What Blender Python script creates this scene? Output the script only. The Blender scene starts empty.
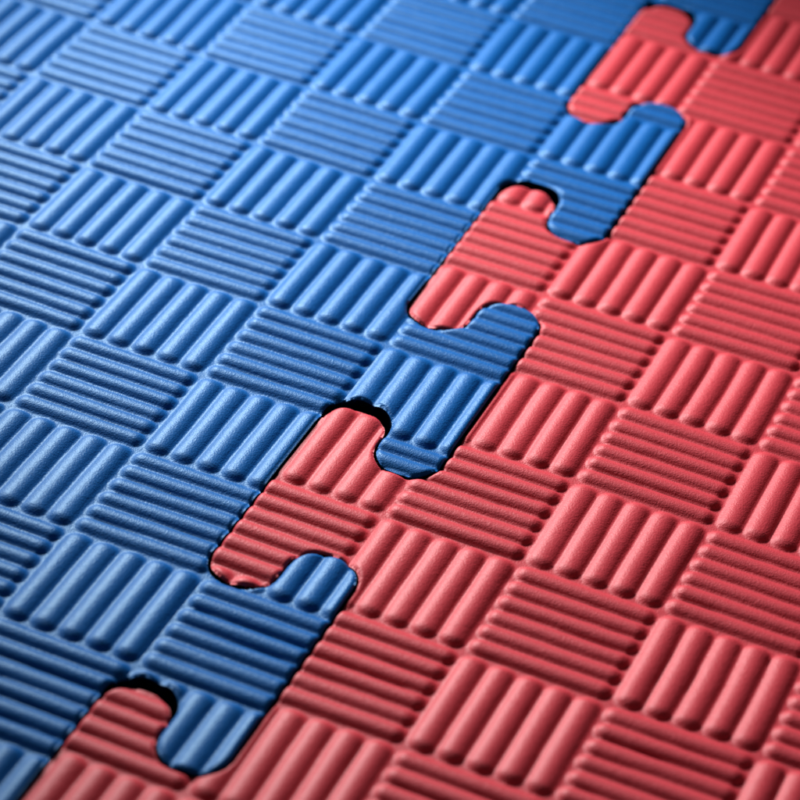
import bpy, math, numpy as np
from mathutils import Matrix, Vector
S=0.025
# camera calibration: target x,y, azimuth, elevation, roll, distance, focal(px of 800), red lattice offset
p=[-0.1529,1.8313,-0.3449,0.6419,0.1074,21.4072,3024.0,0.7605,1.0865]
def axes(p):
    tx,ty,az,el,roll,dist,f,ox,oy=p
    fw=np.array([math.sin(az)*math.cos(el),math.cos(az)*math.cos(el),-math.sin(el)])
    right=np.cross(fw,[0,0,1]);right/=np.linalg.norm(right)
    up=np.cross(right,fw)
    r2=right*math.cos(roll)+up*math.sin(roll);u2=-right*math.sin(roll)+up*math.cos(roll)
    return np.array([tx,ty,0])-fw*dist,fw,r2,u2
pos,fw,rt,up=axes(p)
OX,OY=p[7],p[8]
sc=bpy.context.scene
col=sc.collection
PER=3.3;YC=2.2;XB=-0.56;D=.97;R=D/4
def sp(v,e): return math.copysign(abs(v)**e,v)
def seam(c1u,c2u,c1l,c2l):
    for c1,c2,sg in((c1u,c2u,1),(c1l,c2l,-1)):
        L=[] if sg==-1 else [(D,0.0)]
        for k in range(41):
            a=math.pi*k/40; L.append((D-R+R*sp(math.cos(a),.9),sg*(c1+R*sp(math.sin(a),.9))))
        for k in range(41):
            a=math.pi*k/40; L.append((D-3*R+R*sp(math.cos(a),.9),sg*(c2-R*sp(math.sin(a),.9))))
        L.append((0.0,sg*PER/2))
        if sg==1: U=L
        else: Lo=L
    return np.array(Lo[::-1]+U)
def make_sdf(path,invert,off):
    poly=np.vstack([path,[(-9,PER/2),(-9,-PER/2)]])
    ext=np.vstack([path-[0,PER],path,path+[0,PER]])
    a=ext[:-1];b=ext[1:]
    keep=np.hypot(*(b-a).T)>1e-6;a=a[keep];b=b[keep]
    keep=(a[:,1]>-PER/2-1.3)&(a[:,1]<PER/2+1.3);a=a[keep];b=b[keep]
    def f(x,y):
        u=x-XB;k=np.round((y-YC)/PER);v=y-YC-k*PER
        near=(u>-.6)&(u<1.6)
        idx=np.nonzero(near.ravel())[0]
        uf=u.ravel();vf=v.ravel();sdf=np.where(uf<.5,-np.abs(uf),np.abs(uf-D));gx=np.zeros_like(uf);gy=np.zeros_like(uf)
        for s in range(0,len(idx),20000):
            I=idx[s:s+20000];pt=np.stack([uf[I],vf[I]],1)
            best=np.full(len(I),1e9);bp=np.zeros((len(I),2))
            for A_,B_ in zip(a,b):
                e=B_-A_;t=np.clip(((pt-A_)@e)/(e@e),0,1);q=A_+t[:,None]*e
                d=((pt-q)**2).sum(1);m=d<best;best[m]=d[m];bp[m]=q[m]
            ins=np.zeros(len(I),bool)
            for A_,B_ in zip(poly,np.roll(poly,-1,0)):
                if A_[1]==B_[1]: continue
                c=((A_[1]>pt[:,1])!=(B_[1]>pt[:,1]))&(pt[:,0]<(B_[0]-A_[0])*(pt[:,1]-A_[1])/(B_[1]-A_[1])+A_[0])
                ins^=c
            d=np.sqrt(best);sg=np.where(ins,-1.0,1.0)
            g=(pt-bp)/np.maximum(d,1e-9)[:,None]*sg[:,None]
            sdf[I]=d*sg;gx[I]=g[:,0];gy[I]=g[:,1]
        if invert: sdf=-sdf;gx=-gx;gy=-gy
        return (sdf+off).reshape(x.shape),gx.reshape(x.shape),gy.reshape(x.shape)
    return f
def vnoise(x,y,seed):
    rg=np.random.RandomState(seed);T=rg.rand(64,64)
    xi=np.floor(x).astype(int);yi=np.floor(y).astype(int);fx=x-xi;fy=y-yi
    fx=fx*fx*(3-2*fx);fy=fy*fy*(3-2*fy)
    g=lambda i,j:T[i%64,j%64]
    return (g(xi,yi)*(1-fx)*(1-fy)+g(xi+1,yi)*fx*(1-fy)+g(xi,yi+1)*(1-fx)*fy+g(xi+1,yi+1)*fx*fy)*2-1
NV,NH,HR=5,6,.041
def ridges(x,y,ox,oy,par,seed,pitch):
    x=x+.007*vnoise(x*1.3,y*1.3,seed)+.0018*vnoise(x*9,y*9,seed+1)
    y=y+.007*vnoise(x*1.3,y*1.3,seed+2)+.0018*vnoise(x*9,y*9,seed+3)
    X=x-ox;Y=(y-oy)*pitch
    i=np.floor(X+.5);j=np.floor(Y+.5);s=X-i;t=Y-j
    V=((i+j+par)%2)==0
    n=np.where(V,NV,NH)
    ac=np.where(V,s,t)+.5;al=np.where(V,t,s)
    m=.011
    q=(ac-m)/(1-2*m)*n
    q=np.clip(q,0.001,n-.001)
    w=.5*(1-2*m)/n
    dx=np.abs(q-np.floor(q)-.5)*2*w
    ce=w*.95
    dy=np.maximum(0,np.abs(al)-(.5-.007-ce))/ce
    d=((dx/(w*.985))**2.15+dy**2.15)**(1/2.15)
    prof=np.clip(1-d**2.1,0,1)**.95
    amp=1+.09*vnoise(i*3.1+np.floor(q)*1.7,j*2.3+np.floor(q)*.9,seed+5)
    h=np.where(V,HR,HR*.94)*prof*amp
    return h+.008*vnoise(x*.8,y*.8,seed+7)
N=60;TH=.8;BR=.015
def build(name,x0,x1,y0,y1,sdf,ox,oy,par,seed,z0,labelf,mat,root,pitch):
    nx=int(round((x1-x0)*N));ny=int(round((y1-y0)*N))
    x,y=np.meshgrid(np.linspace(x0,x1,nx+1),np.linspace(y0,y1,ny+1),indexing='ij')
    sd,gx,gy=sdf(x,y)
    ins=sd<0
    K=ins[:-1,:-1]|ins[1:,:-1]|ins[:-1,1:]|ins[1:,1:]
    out=~ins&(sd<3.0/N)
    x=np.where(out,x-sd*gx,x);y=np.where(out,y-sd*gy,y);dist=np.where(out,0,-sd)
    h=ridges(x,y,ox,oy,par,seed,pitch)
    e=np.clip(1-dist/.028,0,1);e=e*e*(3-2*e)
    h=h*(1-.45*e)+.45*e*HR*.45
    t=np.clip(1-dist/BR,0,1)
    z=z0+h-BR*(1-np.sqrt(np.clip(1-t*t,0,1)))
    vid=np.arange((nx+1)*(ny+1)).reshape(nx+1,ny+1)
    A=vid[:-1,:-1];B=vid[1:,:-1];C_=vid[1:,1:];D_=vid[:-1,1:]
    quads=np.stack([A,B,C_,D_],-1)
    cxm=(x[:-1,:-1]+x[1:,1:])/2;cym=(y[:-1,:-1]+y[1:,1:])/2
    lab=labelf(cxm,cym)
    Kp=np.pad(K,1)
    sides=[(~Kp[:-2,1:-1],A,D_),(~Kp[2:,1:-1],C_,B),(~Kp[1:-1,:-2],B,A),(~Kp[1:-1,2:],D_,C_)]
    co=np.stack([x,y,z],-1).reshape(-1,3)
    nV=len(co)
    for L in np.unique(lab[K]):
        M=K&(lab==L)
        F=[quads[M]]
        for open_,a,b in sides:
            m=M&open_
            a_=a[m];b_=b[m]
            F.append(np.stack([b_,a_,a_+nV,b_+nV],-1))
        F=np.vstack(F)
        used,inv=np.unique(F.ravel(),return_inverse=True)
        top=used[used<nV];bot=used[used>=nV]-nV
        cb=co[bot].copy();cb[:,2]=z0-TH
        cc=np.vstack([co[top],cb])*S
        me=bpy.data.meshes.new(name)
        me.vertices.add(len(cc));me.vertices.foreach_set('co',cc.ravel())
        nf=len(F);me.loops.add(nf*4);me.polygons.add(nf)
        me.loops.foreach_set('vertex_index',inv.astype(np.int32).ravel())
        me.polygons.foreach_set('loop_start',np.arange(0,nf*4,4,dtype=np.int32))
        me.polygons.foreach_set('loop_total',np.full(nf,4,dtype=np.int32))
        me.polygons.foreach_set('use_smooth',np.ones(nf,bool))
        me.update(calc_edges=True)
        me.materials.append(mat)
        o=bpy.data.objects.new('mat_sheet' if L==-99 else 'interlocking_tab',me)
        col.objects.link(o);o.parent=root
def foam(name,dark,light,rough,tint):
    m=bpy.data.materials.new(name);m.use_nodes=True;nt=m.node_tree;b=nt.nodes['Principled BSDF']
    tc=nt.nodes.new('ShaderNodeTexCoord')
    def noise(sc_,det=3,r=.6):
        n=nt.nodes.new('ShaderNodeTexNoise');n.inputs['Scale'].default_value=sc_;n.inputs['Detail'].default_value=det;n.inputs['Roughness'].default_value=r
        nt.links.new(tc.outputs['Object'],n.inputs['Vector']);return n
    n1=noise(60,4);n2=noise(3300,1);n3=noise(900,2)
    mx=nt.nodes.new('ShaderNodeMix');mx.data_type='RGBA'
    mx.inputs['A'].default_value=(*dark,1);mx.inputs['B'].default_value=(*light,1)
    mr_=nt.nodes.new('ShaderNodeMapRange');mr_.inputs['From Min'].default_value=.3;mr_.inputs['From Max'].default_value=.7
    nt.links.new(n2.outputs['Fac'],mr_.inputs['Value'])
    ad=nt.nodes.new('ShaderNodeMath');ad.operation='MULTIPLY_ADD';ad.inputs[1].default_value=.6;nt.links.new(mr_.outputs[0],ad.inputs[0])
    h=nt.nodes.new('ShaderNodeMath');h.operation='MULTIPLY';h.inputs[1].default_value=.4;nt.links.new(n1.outputs['Fac'],h.inputs[0]);nt.links.new(h.outputs[0],ad.inputs[2])
    nt.links.new(ad.outputs[0],mx.inputs['Factor']);nt.links.new(mx.outputs['Result'],b.inputs['Base Color'])
    b.inputs['Roughness'].default_value=rough;b.inputs['Specular IOR Level'].default_value=.33
    b.inputs['Specular Tint'].default_value=(*tint,1)
    b1=nt.nodes.new('ShaderNodeBump');b1.inputs['Strength'].default_value=.9;b1.inputs['Distance'].default_value=.00008
    b2=nt.nodes.new('ShaderNodeBump');b2.inputs['Strength'].default_value=.35;b2.inputs['Distance'].default_value=.00014
    nt.links.new(n2.outputs['Fac'],b1.inputs['Height']);nt.links.new(n3.outputs['Fac'],b2.inputs['Height']);nt.links.new(b2.outputs[0],b1.inputs['Normal']);nt.links.new(b1.outputs[0],b.inputs['Normal'])
    return m
mb=foam('blue_foam',(.0001,.072,.285),(.0002,.112,.405),.47,(.26,.76,1))
mr=foam('red_foam',(.46,.026,.042),(.60,.047,.066),.53,(1,.76,.78))
def root(lbl):
    e=bpy.data.objects.new('foam_mat',None);col.objects.link(e);e['label']=lbl;e['category']='foam mat';return e
rb=root('blue foam floor mat with embossed basketweave ridges, jigsaw tabs locked into the red mat')
rr=root('red foam floor mat with embossed basketweave ridges, lying to the right of the blue mat')
sb=make_sdf(seam(.865,.775,.92,.775),False,.007)
sr=make_sdf(seam(.867,.79,.925,.86),True,.008)
Y0,Y1=-6,13
build('foam_sheet',-9,.8,Y0,Y1,sb,0,-.08,0,11,0,lambda x,y:np.where(x<-.5,-99,np.round((y-YC)/PER)),mb,rb,1.0155)
XR=OX-.5
while XR>.45: XR-=1
build('foam_sheet',-.8,7,Y0,Y1,sr,OX,OY,1,47,-.008,lambda x,y:np.where(x>XR,-99,np.floor((y-YC)/PER)),mr,rr,1.0)
me=bpy.data.meshes.new('floor');q=40*S
me.from_pydata([(-q,-q,-.83*S),(q,-q,-.83*S),(q,q,-.83*S),(-q,q,-.83*S)],[],[(0,1,2,3)])
fm=bpy.data.materials.new('floor');fm.use_nodes=True;fb=fm.node_tree.nodes['Principled BSDF'];fb.inputs['Base Color'].default_value=(.01,.01,.012,1);fb.inputs['Roughness'].default_value=.8
me.materials.append(fm);fo=bpy.data.objects.new('floor',me);col.objects.link(fo);fo['kind']='structure'
cam=bpy.data.cameras.new('camera');co=bpy.data.objects.new('camera',cam);col.objects.link(co);sc.camera=co
M=Matrix(((rt[0],up[0],-fw[0],pos[0]*S),(rt[1],up[1],-fw[1],pos[1]*S),(rt[2],up[2],-fw[2],pos[2]*S),(0,0,0,1)))
co.matrix_world=M
cam.sensor_width=36;cam.lens=float(p[6]/800*36);cam.clip_start=.01;cam.clip_end=50
cam.dof.use_dof=True;cam.dof.focus_distance=float(p[5]*S*.975);cam.dof.aperture_fstop=20
g=np.array([fw[0],fw[1],0]);g/=np.linalg.norm(g);rg=np.array([rt[0],rt[1],0]);rg/=np.linalg.norm(rg)
T=np.array([p[0],p[1],0])
def place(o,loc,tgt):
    col.objects.link(o);loc=Vector([float(v) for v in loc]);tgt=Vector([float(v) for v in tgt]);o.location=loc
    o.rotation_euler=(tgt-loc).to_track_quat('-Z','Y').to_euler()
l=bpy.data.lights.new('spot_lamp','SPOT');l.energy=21;l.spot_size=math.radians(42);l.spot_blend=1;l.shadow_soft_size=.04;l.color=(1,.985,.975)
place(bpy.data.objects.new('spot_lamp',l),(T+g*15-rg*7+np.array([0,0,10]))*S,(T+g*.8+rg*1.0)*S)
l=bpy.data.lights.new('softbox','AREA');l.shape='SQUARE';l.size=.16;l.energy=.6
place(bpy.data.objects.new('softbox',l),(T+g*12-rg*12+np.array([0,0,6.5]))*S,(T+g*1-rg*4)*S)
w=bpy.data.worlds.new('World');sc.world=w;w.use_nodes=True;w.node_tree.nodes['Background'].inputs[0].default_value=(.92,.95,1,1);w.node_tree.nodes['Background'].inputs[1].default_value=.05
sc.view_settings.view_transform='Standard'
